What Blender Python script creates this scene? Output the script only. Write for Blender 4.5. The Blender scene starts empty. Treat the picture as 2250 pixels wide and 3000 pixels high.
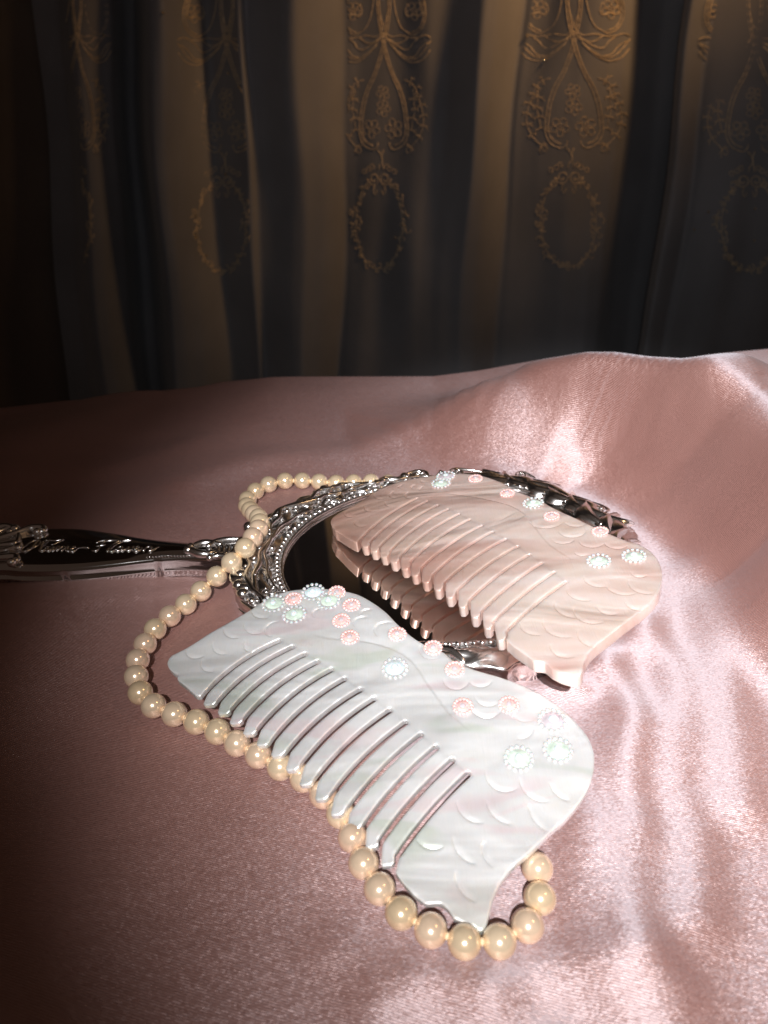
import bpy, bmesh, math, random
import numpy as np
from mathutils import Vector, Matrix, kdtree
from mathutils.geometry import delaunay_2d_cdt

random.seed(4)
rng = np.random.default_rng(7)
S = bpy.context.scene
COL = S.collection

# ---------------------------------------------------------------- camera
H = .189                      # lens height above the bedspread, metres
PITCH = math.radians(31)
F = 28 / 36 * 3000            # focal length in pixels of the 2250 x 3000 frame
cam_d = bpy.data.cameras.new("camera")
cam = bpy.data.objects.new("camera", cam_d); COL.objects.link(cam)
cam.location = (0, 0, H)
cam.rotation_euler = (math.pi / 2 - PITCH, 0, 0)
cam_d.sensor_fit = 'VERTICAL'; cam_d.sensor_height = 36; cam_d.sensor_width = 27; cam_d.lens = 28
cam_d.clip_start = .005; cam_d.clip_end = 20
cam_d.dof.use_dof = True; cam_d.dof.focus_distance = .285; cam_d.dof.aperture_fstop = 16
S.camera = cam

# ---------------------------------------------------------------- world + lamps
W = bpy.data.worlds.new("World"); S.world = W; W.use_nodes = True
bg = W.node_tree.nodes['Background']
bg.inputs[0].default_value = (.55, .36, .27, 1); bg.inputs[1].default_value = .07

def spot(name, loc, target, power, color, size, blend, radius):
    d = bpy.data.lights.new(name, 'SPOT'); o = bpy.data.objects.new(name, d); COL.objects.link(o)
    o.location = loc; d.energy = power; d.color = color
    d.spot_size = math.radians(size); d.spot_blend = blend; d.shadow_soft_size = radius
    o.rotation_euler = (Vector(target) - Vector(loc)).to_track_quat('-Z', 'Y').to_euler()
    return o
spot('key_light', (-.030, -.35, .567), (.120, .245, .01), 66, (1, .985, .985), 38, 1.0, .006).scale = (1.0, .76, 1)
spot('camera_flash', (.012, -.004, H + .008), (.14, .60, .05), 1.9, (.97, .98, 1), 84, 1.0, .003)
spot('warm_lamp_over_curtain', (.46, .64, .62), (.19, .95, .35), 14.5, (1, .53, .21), 62, 1.0, .05)
spot('warm_lamp_at_right', (.60, .36, .22), (.225, .435, .02), 9., (1, .42, .08), 19, .9, .02)
spot('warm_lamp_behind_right', (.42, .10, .62), (.05, .24, 0), 1.2, (1, .62, .32), 50, 1.0, .02)
S.view_settings.view_transform = 'Standard'; S.view_settings.look = 'None'
S.view_settings.exposure = 0; S.view_settings.gamma = 1
S.cycles.max_bounces = 8; S.cycles.sample_clamp_indirect = 3

# ---------------------------------------------------------------- pixel -> world helpers (sizes read off the photo)
FW = np.array([0, math.cos(PITCH), -math.sin(PITCH)])
UP = np.array([0, math.sin(PITCH), math.cos(PITCH)])
RT = np.array([1., 0, 0]); CP = np.array([0, 0, H])
def ray(u, v): return (u - 1125) / F * RT - (v - 1500) / F * UP + FW
def at(u, v, z):
    d = ray(u, v); return CP + d * ((z - H) / d[2])
def crop(ox, oy, s, pts): return [(ox + s * a, oy + s * b) for a, b in pts]

def catmull(P, n, closed=False):
    P = np.array(P, float); out = []
    m = len(P)
    segs = m if closed else m - 1
    for i in range(segs):
        g = (lambda k: P[k % m]) if closed else (lambda k: P[min(max(k, 0), m - 1)])
        p0, p1, p2, p3 = g(i - 1), g(i), g(i + 1), g(i + 2)
        for k in range(n):
            t = k / n
            out.append(.5 * (2 * p1 + (p2 - p0) * t + (2 * p0 - 5 * p1 + 4 * p2 - p3) * t * t + (3 * p1 - p0 - 3 * p2 + p3) * t ** 3))
    if not closed: out.append(P[-1])
    return np.array(out)
def resample(P, step, closed=False):
    P = np.array(P, float)
    if closed: P = np.vstack([P, P[:1]])
    L = np.r_[0, np.cumsum(np.linalg.norm(np.diff(P, axis=0), axis=1))]
    n = max(2, int(round(L[-1] / step)))
    t = np.linspace(0, L[-1], n + 1)
    Q = np.stack([np.interp(t, L, P[:, k]) for k in range(P.shape[1])], 1)
    return Q[:-1] if closed else Q

# ---------------------------------------------------------------- object helpers
def tag(o, label=None, cat=None, group=None, kind=None):
    if label: o['label'] = label
    if cat: o['category'] = cat
    if group: o['group'] = group
    if kind: o['kind'] = kind
    return o
def empty(name, loc=(0, 0, 0)):
    o = bpy.data.objects.new(name, None); COL.objects.link(o); o.location = loc; o.empty_display_size = .01
    return o
def put(name, verts, faces, mat, parent=None, smooth=True):
    me = bpy.data.meshes.new(name)
    me.from_pydata([tuple(map(float, v)) for v in verts], [], [tuple(map(int, f)) for f in faces])
    if smooth: me.polygons.foreach_set('use_smooth', [True] * len(me.polygons))
    me.materials.append(mat); me.update()
    o = bpy.data.objects.new(name, me); COL.objects.link(o)
    if parent is not None:
        o.parent = parent
        o.matrix_parent_inverse = Matrix.Translation(-Vector(parent.location))
    return o
def share(name, me, M, parent):
    o = bpy.data.objects.new(name, me); COL.objects.link(o)
    o.parent = parent; o.matrix_parent_inverse = Matrix.Translation(-Vector(parent.location))
    o.matrix_basis = M
    return o
class MB:
    def __init__(s): s.v = []; s.f = []
    def add(s, V, Fs):
        n = len(s.v); s.v += [tuple(x) for x in V]; s.f += [tuple(n + k for k in f) for f in Fs]
    def tube(s, P, R, seg=6, closed=False, flat=1.0, up=None):
        P = np.array(P, float); n = len(P)
        if np.isscalar(R): R = np.full(n, R)
        T = np.gradient(P, axis=0) if not closed else np.roll(P, -1, 0) - np.roll(P, 1, 0)
        T /= np.linalg.norm(T, axis=1)[:, None] + 1e-12
        u0 = np.array(up if up is not None else (0, 0, 1.))
        V = []
        for i in range(n):
            a = np.cross(T[i], u0); a /= np.linalg.norm(a) + 1e-12
            b = np.cross(a, T[i])
            for k in range(seg):
                w = 2 * math.pi * k / seg
                V.append(P[i] + R[i] * (a * math.cos(w) + b * math.sin(w) * flat))
        Fs = []
        for i in range(n if closed else n - 1):
            j = (i + 1) % n
            for k in range(seg):
                l = (k + 1) % seg
                Fs.append((i * seg + k, i * seg + l, j * seg + l, j * seg + k))
        if not closed:
            Fs.append(tuple(range(seg))[::-1]); Fs.append(tuple((n - 1) * seg + k for k in range(seg)))
        s.add(V, Fs)
    def ball(s, c, r, nu=10, nv=6, sc=(1, 1, 1)):
        V = [(c[0], c[1], c[2] + r * sc[2])]
        for j in range(1, nv):
            p = math.pi * j / nv
            for i in range(nu):
                a = 2 * math.pi * i / nu
                V.append((c[0] + r * sc[0] * math.sin(p) * math.cos(a), c[1] + r * sc[1] * math.sin(p) * math.sin(a), c[2] + r * sc[2] * math.cos(p)))
        V.append((c[0], c[1], c[2] - r * sc[2]))
        Fs = [(0, 1 + i, 1 + (i + 1) % nu) for i in range(nu)]
        for j in range(nv - 2):
            for i in range(nu):
                a = 1 + j * nu + i; b = 1 + j * nu + (i + 1) % nu
                Fs.append((a, a + nu, b + nu, b))
        L = len(V) - 1; o = 1 + (nv - 2) * nu
        Fs += [(L, o + (i + 1) % nu, o + i) for i in range(nu)]
        s.add(V, Fs)
    def build(s, name, mat, parent=None, smooth=True): return put(name, s.v, s.f, mat, parent, smooth)

# ---------------------------------------------------------------- materials
def new_mat(name):
    m = bpy.data.materials.new(name); m.use_nodes = True
    nt = m.node_tree; return m, nt, nt.nodes['Principled BSDF']
def N(nt, typ, **kw):
    n = nt.nodes.new(typ)
    for k, v in kw.items():
        if hasattr(n, k): setattr(n, k, v)
        else: n.inputs[k].default_value = v
    return n
def ramp(nt, src, stops):
    r = nt.nodes.new('ShaderNodeValToRGB'); nt.links.new(src, r.inputs[0])
    e = r.color_ramp.elements
    while len(e) < len(stops): e.new(.5)
    for k, (p, c) in enumerate(stops):
        e[k].position = p; e[k].color = (*c, 1)
    return r
def coords(nt, scale=(1, 1, 1), rot=(0, 0, 0)):
    tc = nt.nodes.new('ShaderNodeTexCoord'); mp = nt.nodes.new('ShaderNodeMapping')
    nt.links.new(tc.outputs['Object'], mp.inputs[0])
    mp.inputs['Scale'].default_value = scale; mp.inputs['Rotation'].default_value = rot
    return mp.outputs[0]
def bump(nt, h, strength, dist, normal=None):
    b = nt.nodes.new('ShaderNodeBump'); b.inputs['Strength'].default_value = strength; b.inputs['Distance'].default_value = dist
    nt.links.new(h, b.inputs['Height'])
    if normal is not None: nt.links.new(normal, b.inputs['Normal'])
    return b.outputs[0]

def satin_mat():
    m, nt, p = new_mat('satin_pink')
    L = nt.links
    # slightly uneven dye
    n1 = N(nt, 'ShaderNodeTexNoise', Scale=14., Detail=3.); L.new(coords(nt, (1, 1, 1)), n1.inputs['Vector'])
    r1 = ramp(nt, n1.outputs[0], [(.3, (.225, .100, .082)), (.7, (.30, .143, .120))])
    L.new(r1.outputs[0], p.inputs['Base Color'])
    p.inputs['Metallic'].default_value = .15; p.inputs['IOR'].default_value = 2.0; p.inputs['Specular Tint'].default_value = (1, .80, .76, 1)
    p.inputs['Roughness'].default_value = .46
    p.inputs['Anisotropic'].default_value = .3
    p.inputs['Sheen Weight'].default_value = .04; p.inputs['Sheen Roughness'].default_value = .45; p.inputs['Sheen Tint'].default_value = (.95, .93, 1, 1)
    # weave: every float of thread lies at its own slight tilt
    vo = N(nt, 'ShaderNodeTexVoronoi', Scale=4000.); L.new(coords(nt, (.36, 1, 1), (0, 0, math.radians(-32))), vo.inputs['Vector'])
    sb = N(nt, 'ShaderNodeVectorMath', operation='SUBTRACT'); L.new(vo.outputs['Color'], sb.inputs[0]); sb.inputs[1].default_value = (.5, .5, .5)
    sc_ = nt.nodes.new('ShaderNodeSeparateXYZ'); L.new(sb.outputs[0], sc_.inputs[0])
    th = math.radians(-16); tv, pv = (math.cos(th), math.sin(th), 0), (-math.sin(th), math.cos(th), 0)
    v1 = N(nt, 'ShaderNodeVectorMath', operation='SCALE'); v1.inputs[0].default_value = tuple(.24 * c for c in tv); L.new(sc_.outputs[0], v1.inputs['Scale'])
    v2 = N(nt, 'ShaderNodeVectorMath', operation='SCALE'); v2.inputs[0].default_value = tuple(.34 * c for c in pv); L.new(sc_.outputs[1], v2.inputs['Scale'])
    ml = N(nt, 'ShaderNodeVectorMath', operation='ADD'); L.new(v1.outputs[0], ml.inputs[0]); L.new(v2.outputs[0], ml.inputs[1])
    # faint slack in the cloth
    s = N(nt, 'ShaderNodeTexNoise', Scale=22., Detail=3., Roughness=.5, Distortion=.7)
    L.new(coords(nt, (.45, 1.5, 1), (0, 0, math.radians(-28))), s.inputs['Vector'])
    w = N(nt, 'ShaderNodeTexWave', wave_type='BANDS', bands_direction='Y', Scale=520., Distortion=1.2, Detail=1.)
    L.new(coords(nt, (1, 1, 1), (0, 0, -th)), w.inputs['Vector'])
    b2 = bump(nt, s.outputs[0], .22, .0030, bump(nt, w.outputs[0], .9, .00012))
    ad = N(nt, 'ShaderNodeVectorMath', operation='ADD'); L.new(b2, ad.inputs[0]); L.new(ml.outputs[0], ad.inputs[1])
    no = N(nt, 'ShaderNodeVectorMath', operation='NORMALIZE'); L.new(ad.outputs[0], no.inputs[0]); L.new(no.outputs[0], p.inputs['Normal'])
    p.inputs['Roughness'].default_value = .45
    # the long floats throw a sheen that is wide across the thread and narrow along it
    gl = N(nt, 'ShaderNodeBsdfAnisotropic', Roughness=.73, Anisotropy=.70); gl.inputs['Color'].default_value = (.88, .91, 1.0, 1)
    cv = nt.nodes.new('ShaderNodeCombineXYZ')
    for k_ in range(3): cv.inputs[k_].default_value = tv[k_]
    L.new(cv.outputs[0], gl.inputs['Tangent']); L.new(no.outputs[0], gl.inputs['Normal'])
    mxs = nt.nodes.new('ShaderNodeMixShader'); mxs.inputs[0].default_value = .125
    L.new(p.outputs[0], mxs.inputs[1]); L.new(gl.outputs[0], mxs.inputs[2])
    L.new(mxs.outputs[0], nt.nodes['Material Output'].inputs['Surface'])
    return m
def nacre_mat(name, c0, c1, c2, tone, left_shade=None):
    m, nt, p = new_mat(name); L = nt.links
    n = N(nt, 'ShaderNodeTexNoise', Scale=22., Detail=3., Distortion=1.2)
    L.new(coords(nt, (.55, 1.7, .6), (0, 0, math.radians(30))), n.inputs['Vector'])
    r = ramp(nt, n.outputs[0], [(.30, c0), (.5, c1), (.68, c2)])
    # faint iridescent patches
    n2 = N(nt, 'ShaderNodeTexNoise', Scale=48., Detail=2., Distortion=.8)
    L.new(coords(nt, (.5, 1.6, .6), (0, 0, math.radians(35))), n2.inputs['Vector'])
    r2 = ramp(nt, n2.outputs[0], [(.36, (.66, .78, .64)), (.45, (1, 1, 1)), (.58, (1, 1, 1)), (.66, (1, .76, .80))])
    mx = N(nt, 'ShaderNodeMix', data_type='RGBA', blend_type='MULTIPLY'); mx.inputs[0].default_value = tone
    L.new(r.outputs[0], mx.inputs[6]); L.new(r2.outputs[0], mx.inputs[7]); L.new(mx.outputs[2], p.inputs['Base Color'])
    if left_shade:  # shade over the comb's left part painted into the colour, browner towards -x
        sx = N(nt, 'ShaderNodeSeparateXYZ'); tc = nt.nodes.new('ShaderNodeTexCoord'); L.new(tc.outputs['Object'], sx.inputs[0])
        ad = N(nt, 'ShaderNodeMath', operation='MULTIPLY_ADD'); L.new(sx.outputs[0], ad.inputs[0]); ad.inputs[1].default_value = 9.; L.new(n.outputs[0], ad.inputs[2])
        r3 = ramp(nt, ad.outputs[0], [(.35, left_shade), (1.15 if False else .98, (1, 1, 1))])
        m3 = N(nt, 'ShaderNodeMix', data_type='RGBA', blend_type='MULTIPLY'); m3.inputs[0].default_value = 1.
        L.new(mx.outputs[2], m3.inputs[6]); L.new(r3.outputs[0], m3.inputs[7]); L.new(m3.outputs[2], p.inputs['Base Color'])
    p.inputs['Roughness'].default_value = .30
    p.inputs['Metallic'].default_value = .50
    p.inputs['Subsurface Weight'].default_value = .5
    p.inputs['Subsurface Radius'].default_value = (.008, .0065, .0055); p.inputs['Subsurface Scale'].default_value = .8
    p.inputs['Coat Weight'].default_value = .7; p.inputs['Coat Roughness'].default_value = .06
    # layered shell: silky bands under the polish
    w = N(nt, 'ShaderNodeTexNoise', Scale=30., Detail=2., Roughness=.45, Distortion=1.4)
    L.new(coords(nt, (.5, 1.3, .5), (0, 0, math.radians(28))), w.inputs['Vector'])
    f = N(nt, 'ShaderNodeTexNoise', Scale=260., Detail=4., Roughness=.6, Distortion=.3)
    L.new(coords(nt, (1.6, .16, .5), (0, 0, math.radians(-12))), f.inputs['Vector'])
    L.new(bump(nt, w.outputs[0], .45, .0065, bump(nt, f.outputs[0], .5, .00035)), p.inputs['Normal'])
    return m
def simple(name, col, rough, metal=0., coat=0., **kw):
    m, nt, p = new_mat(name)
    n = N(nt, 'ShaderNodeTexNoise', Scale=kw.get('ns', 120.), Detail=3.); nt.links.new(coords(nt), n.inputs['Vector'])
    k = kw.get('var', .12)
    r = ramp(nt, n.outputs[0], [(.3, tuple(c * (1 - k) for c in col)), (.7, tuple(min(1, c * (1 + k)) for c in col))])
    nt.links.new(r.outputs[0], p.inputs['Base Color'])
    p.inputs['Roughness'].default_value = rough; p.inputs['Metallic'].default_value = metal
    p.inputs['Coat Weight'].default_value = coat; p.inputs['Coat Roughness'].default_value = .04
    if 'bump' in kw: nt.links.new(bump(nt, n.outputs[0], kw['bump'], kw.get('bd', .0003)), p.inputs['Normal'])
    if 'trans' in kw: p.inputs['Transmission Weight'].default_value = kw['trans']; p.inputs['IOR'].default_value = 1.55
    if 'film' in kw: p.inputs['Thin Film Thickness'].default_value = kw['film']; p.inputs['Thin Film IOR'].default_value = 1.7
    if 'sss' in kw: p.inputs['Subsurface Weight'].default_value = kw['sss']; p.inputs['Subsurface Scale'].default_value = .002
    return m
def cloth_mat(name, col, rough=.8):
    m, nt, p = new_mat(name); L = nt.links
    n = N(nt, 'ShaderNodeTexNoise', Scale=700., Detail=2.); L.new(coords(nt, (1, 1, .4)), n.inputs['Vector'])
    n2 = N(nt, 'ShaderNodeTexNoise', Scale=9., Detail=4.); L.new(coords(nt), n2.inputs['Vector'])
    r = ramp(nt, n2.outputs[0], [(.3, tuple(c * .85 for c in col)), (.7, tuple(c * 1.15 for c in col))])
    L.new(r.outputs[0], p.inputs['Base Color'])
    p.inputs['Roughness'].default_value = rough; p.inputs['Sheen Weight'].default_value = .15
    L.new(bump(nt, n.outputs[0], .35, .0005, bump(nt, n2.outputs[0], .3, .006)), p.inputs['Normal'])
    return m
M_satin = satin_mat()
M_nacre = nacre_mat('nacre_white', (.60, .60, .60), (.86, .85, .84), (.76, .74, .70), .5)
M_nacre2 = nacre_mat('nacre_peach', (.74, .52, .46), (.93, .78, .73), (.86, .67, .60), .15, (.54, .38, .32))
M_pearl = simple('pearl_cream', (.90, .72, .50), .17, .55, .6, ns=300., var=.08, bump=.04)
nt_ = M_pearl.node_tree; oi = nt_.nodes.new('ShaderNodeObjectInfo'); rr_ = ramp(nt_, oi.outputs['Random'], [(0, (.90, .86, .80)), (.5, (1, 1, 1)), (1, (1, .93, .98))])
mm_ = N(nt_, 'ShaderNodeMix', data_type='RGBA', blend_type='MULTIPLY'); mm_.inputs[0].default_value = 1.
nt_.links.new(nt_.nodes['Principled BSDF'].inputs['Base Color'].links[0].from_socket, mm_.inputs[6]); nt_.links.new(rr_.outputs[0], mm_.inputs[7]); nt_.links.new(mm_.outputs[2], nt_.nodes['Principled BSDF'].inputs['Base Color'])
M_string = simple('thread_cream', (.62, .50, .34), .7)
M_chrome = simple('polished_silver', (.86, .84, .83), .20, 1., var=.04, bump=.05, ns=80.)
M_handle = simple('dark_polished_silver', (.62, .60, .59), .08, 1., var=.04, ns=60.)
M_dark = simple('tarnished_silver', (.20, .19, .18), .28, 1., var=.4, ns=200., bump=.2)
M_glass = simple('mirror_glass', (.80, .79, .77), .015, 1., var=.01)
M_gemw = simple('rhinestone_clear', (.60, .66, .68), .06, .1, 1., film=420., sss=.3, ns=500.)
M_gemg = simple('rhinestone_green', (.62, .74, .64), .08, .1, 1., trans=.2, film=380., ns=420., var=.25)
M_gemb = simple('rhinestone_bead', (.56, .59, .60), .06, .0, 1., film=300., var=.05, trans=.25, sss=.3)
M_pink = simple('rhinestone_pink', (.78, .50, .47), .14, .0, 1., film=350., trans=.2, sss=.25, ns=600., var=.2)
M_facet = simple('rhinestone_facet', (.62, .56, .60), .03, .3, 1., film=520., ns=400., var=.2)
M_curt = cloth_mat('curtain_cloth', (.175, .180, .195))
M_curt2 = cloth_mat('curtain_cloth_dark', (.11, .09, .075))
M_embr = simple('embroidery_thread', (.60, .48, .32), .50, .15, .0, ns=500., var=.35, bump=.5)
M_seq = simple('sequin', (.9, .75, .5), .1, .9)
M_floor = simple('floor_dark', (.05, .04, .035), .7)
M_wall = simple('wall_paint', (.12, .10, .085), .85, ns=30.)

# ================================================================ satin bedspread
def sm(a, b, x):
    t = np.clip((x - a) / (b - a), 0, 1); return t * t * (3 - 2 * t)
EDGE_Y = .47
edge_px = [(-900, 1230), (-300, 1210), (0, 1193), (180, 1173), (480, 1153), (640, 1118), (790, 1103), (1000, 1103), (1270, 1102), (1400, 1086), (1500, 1068), (1600, 1050),
           (1720, 1031), (1800, 1031), (1900, 1044), (2000, 1050), (2100, 1036), (2250, 1022), (2600, 1020), (3400, 1040)]
ex, ez = [], []
for u, v in edge_px:
    d = ray(u, v); t = EDGE_Y / d[1]; ex.append(d[0] * t); ez.append(H + d[2] * t)
def ridge(x, y, P, w, h):
    """a soft crease in the cloth along a polyline"""
    P = resample(catmull(P, 8), .004); best = np.full(x.shape, 1e9)
    for q in P: best = np.minimum(best, (x - q[0]) ** 2 + (y - q[1]) ** 2)
    return h * np.exp(-best / (2 * w * w))
def pxw(pts, z=0.): return [tuple(at(u, v, z)[:2]) for u, v in pts]
CR = resample(catmull([(-.02, .400, .0, .05), (.02, .404, .012, .06), (.06, .402, .034, .075), (.105, .396, .042, .085), (.138, .362, .024, .070), (.150, .310, .008, .050), (.162, .272, .004, .05), (.176, .215, .004, .055), (.20, .150, .004, .06), (.23, .06, .0, .06)], 8), .003)
CT = np.gradient(CR[:, :2], axis=0); CT = -CT / np.linalg.norm(CT, axis=1)[:, None]
CT = -CT
def bed_z(x, y):
    x = np.asarray(x, float); y = np.asarray(y, float)
    e = np.interp(x, ex, ez)
    t = sm(np.interp(x, [.10, .20], [.385, .30]), EDGE_Y, y)
    # the tall swell: a crest running away from the lens at the right, its flank facing the camera
    bd = np.full(x.shape, 1e9); bi = np.zeros(x.shape, int)
    for k, q in enumerate(CR):
        d = (x - q[0]) ** 2 + (y - q[1]) ** 2; m = d < bd; bd = np.where(m, d, bd); bi = np.where(m, k, bi)
    bd = np.sqrt(bd); tx = CT[bi, 0]; ty = CT[bi, 1]; side = tx * (y - CR[bi, 1]) - ty * (x - CR[bi, 0])
    h0 = CR[bi, 2]; wn = CR[bi, 3]
    hump = np.where(side < 0, h0 * (1 - sm(0, wn, bd)), h0 * (1 - .92 * sm(0, .060, bd)))
    xr = np.interp(y, [0, .20, .25, .31, .36, .40], [.062, .076, .109, .104, .080, .065])
    rise = .33 * np.clip(y - .085, 0, .165) * sm(xr, xr + .055, x)
    rise = np.where(side < 0, rise * (1 - .92 * sm(0, .060, bd)), rise)
    z = e * t + (hump + rise) * (1 - t)
    # broad rolls
    z = z + .0030 * np.sin((x * .9 - y * .45) * 52 + 1.0) * sm(-.05, -.12, x)
    z = z - .0020 * np.exp(-((x + .10) ** 2 + (y - .16) ** 2) / .002)
    # cloth puffed up a little under the near comb
    for (px_, py_), a_ in (((800, 1990), .004), ((960, 2090), .006), ((1120, 2200), .006), ((1270, 2320), .005)):
        q = at(px_, py_, .006); z = z + a_ * .8 * np.exp(-((x - q[0]) ** 2 + (y - q[1]) ** 2) / (2 * .0085 ** 2))
    # pressed up round the rim of the mirror
    qx, qy = x - .0259, y - .2655; th = np.arctan2(qy, qx) - .315
    re_ = .0830 * .0700 / np.sqrt((.0700 * np.cos(th)) ** 2 + (.0830 * np.sin(th)) ** 2); do = np.hypot(qx, qy) - re_
    z = z + .0022 * np.exp(-(np.maximum(do - .002, 0) / .009) ** 2) * sm(-.004, .003, do)
    # nothing stands higher than the hem line of the bed seen in the photo
    yy = np.maximum(y, .05); zm = H + (yy / EDGE_Y) * (np.interp(x * EDGE_Y / yy, ex, ez) - H); kk = .0022
    dz = np.clip((z - zm) / kk, -30, 30); z = np.where(y < EDGE_Y, z - kk * np.log1p(np.exp(dz)) * sm(EDGE_Y, EDGE_Y - .03, y), z)
    edge = y > EDGE_Y
    z = np.where(edge, e - .5 * (y - EDGE_Y) - 14 * (y - EDGE_Y) ** 2, z)
    return z
gx = np.arange(-.52, .70, .0032); gy = np.r_[np.arange(.02, EDGE_Y, .0028), EDGE_Y, np.arange(EDGE_Y + .003, .56, .006)]
X, Y = np.meshgrid(gx, gy)
Z = bed_z(X, Y)
for P, w, h in [
    (pxw([(-40, 1735), (120, 1742), (300, 1728), (450, 1704), (560, 1690)]), .0022, .0010),
    (pxw([(-40, 1775), (200, 1772), (400, 1742), (560, 1718), (640, 1708)]), .0020, .0009),
    (pxw([(60, 1712), (250, 1712), (480, 1690)]), .0016, .0006),
    (pxw([(1500, 1995), (1600, 2000), (1700, 2030)]), .0022, .0018),
    (pxw([(1840, 2130), (1760, 2350), (1800, 2600), (1900, 2900), (1960, 3100)]), .009, .0030),
    (pxw([(1450, 2900), (1560, 2840), (1700, 2850), (1850, 2800)]), .005, .0018),
    (pxw([(1100, 2950), (1250, 2880), (1400, 2900)]), .005, .0016),
    (pxw([(560, 1420), (760, 1350), (980, 1330), (1200, 1290)]), .008, .0018),
    (pxw([(60, 1380), (300, 1360), (560, 1290)]), .008, .0016),
    (pxw([(1000, 2790), (1200, 2870), (1450, 2990), (1600, 3080)]), .0055, .0009),
    (pxw([(1720, 2440), (1690, 2600), (1700, 2760), (1800, 2900)]), .0048, .0012),
    (pxw([(1880, 2500), (1850, 2700), (1960, 2900)]), .005, .0014),
    (pxw([(1730, 1900), (1800, 1990), (1850, 2110), (1840, 2260), (1870, 2420)]), .0042, .0022),
    (pxw([(1860, 1830), (1960, 1960), (1990, 2120), (1980, 2300), (2030, 2480), (2040, 2700)]), .0052, .0024),
    (pxw([(2000, 1700), (2090, 1900), (2130, 2100), (2160, 2360)]), .006, .0024)]:
    Z = Z + ridge(X, Y, P, w, h)
ny, nx = X.shape
V = np.stack([X.ravel(), Y.ravel(), Z.ravel()], 1)
ii, jj = np.meshgrid(np.arange(ny - 1), np.arange(nx - 1), indexing='ij'); a = (ii * nx + jj).ravel()
bed = put('satin_bedspread', V, np.stack([a, a + 1, a + nx + 1, a + nx], 1), M_satin)
tag(bed, 'glossy dusty pink satin bedspread with soft swells, lying under the combs, mirror and pearls', 'bedspread')
def bz(x, y): return float(bed_z(np.array([x]), np.array([y]))[0])

# ================================================================ curtains
CY = .93
def cx_at(px, v, y):
    d = ray(px, v); t = y / d[1]; return CP + d * t
def slope(px): return np.interp(px, [-400, 150, 370, 448, 735, 1005, 1490, 1960, 2250, 2900], [.15, .10, .083, .078, .035, -.004, -.071, -.150, -.17, -.2])
def wv(q, v): return 9 * np.sin(v / 270 + q / 170) + 5 * np.sin(v / 120 - q / 90)
def curtain_sheet(profile, x0, x1, step=4):
    px = np.arange(x0, x1 + 1, step, dtype=float)
    pr = np.array(profile, float)
    zz = np.r_[np.arange(-.50, .28, .0085), np.arange(.28, .98, .02)]
    v = (1500 - F * np.tan(np.arctan((zz - H) / CY) + PITCH))[::-1]
    def fwd(q, vv):
        d = np.interp(q, pr[:, 0], pr[:, 1]) * .01
        # soft slow drape variation
        return d * (1 - .30 * np.sin(vv / 330 + q / 140)) + .0016 * np.sin(q / 37 + 1.3 * np.sin(vv / 260)) + .0012 * np.sin(q / 19 + vv / 500)
    return px, v, fwd
def smooth1(profile, r=18):
    pr = np.array(profile, float); q = np.arange(pr[0, 0], pr[-1, 0] + 1, 3.); d = np.interp(q, pr[:, 0], pr[:, 1])
    k = np.hanning(2 * (r // 3) + 3); k /= k.sum(); m = len(k) // 2
    d = np.convolve(np.pad(d, m, mode='edge'), k, 'valid'); return np.stack([q, d], 1)
def curtain(profile, name, mat, label, x0, x1):
    root = empty(name, (cx_at((x0 + x1) / 2, 1400, CY)[0], CY, -.35)); tag(root, label, 'curtain')
    px, v, fwd = curtain_sheet(smooth1(profile), x0, x1)
    VV = []
    for vv in v:
        for q in px:
            VV.append(cx_at(q + slope(q) * (vv - 600) + wv(q, np.clip(vv, -400, 1400)), vv, CY - fwd(q, vv)))
    nx_, ny_ = len(px), len(v)
    i_, j_ = np.meshgrid(np.arange(ny_ - 1), np.arange(nx_ - 1), indexing='ij'); a_ = (i_ * nx_ + j_).ravel()
    put('cloth', VV, np.stack([a_, a_ + nx_, a_ + nx_ + 1, a_ + 1], 1), mat, root)
    return root, fwd
prof_main = [(150, .0), (228, .4), (236, 2.4), (262, 3.4), (300, 3.0), (340, 1.6), (372, .6), (380, -2.), (400, -3.6), (440, -3.6), (446, 1.0), (466, 4.0), (510, 4.0), (560, 2.4),
             (600, .2), (640, -1.6), (700, -.4), (724, .4), (735, 1.4), (746, -.2), (790, 1.0), (850, 3.0), (880, 3.6), (940, 1.6), (1000, -1.0), (1006, -1.0), (1012, -.6), (1060, .1), (1120, .7), (1180, 1.4),
             (1230, 2.2), (1290, 2.6), (1340, 3.6), (1380, 4.6), (1420, 3.8), (1484, -.2), (1490, -.1), (1498, .4), (1560, .9), (1620, 1.9), (1665, 2.3), (1740, 2.4), (1790, 1.2), (1815, -1.4), (1880, -3.4), (1990, -3.8), (2060, -4.0)]
CUR, FWD = curtain(prof_main, 'lace_curtain', M_curt, 'embroidered beige grey curtain hanging in deep folds behind the bed, widest panel', 150, 2060)
prof_r = [(1930, 3.0), (1936, 5.4), (1955, 6.0), (1985, 5.2), (2004, 4.0), (2016, 4.4), (2100, 4.7), (2180, 4.3), (2300, 4.7), (2420, 1.0), (2600, 3.)]
CUR2, FWD2 = curtain(prof_r, 'lace_curtain', M_curt, 'embroidered curtain edge with a pale folded hem at the far right, overlapping the wide curtain', 1930, 2600)
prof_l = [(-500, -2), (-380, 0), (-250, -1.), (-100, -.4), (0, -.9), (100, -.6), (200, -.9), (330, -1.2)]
CUR3, FWD3 = curtain(prof_l, 'plain_curtain', M_curt2, 'plain dark brown curtain hanging nearly flat at the far left, without embroidery', -500, 330)

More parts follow.
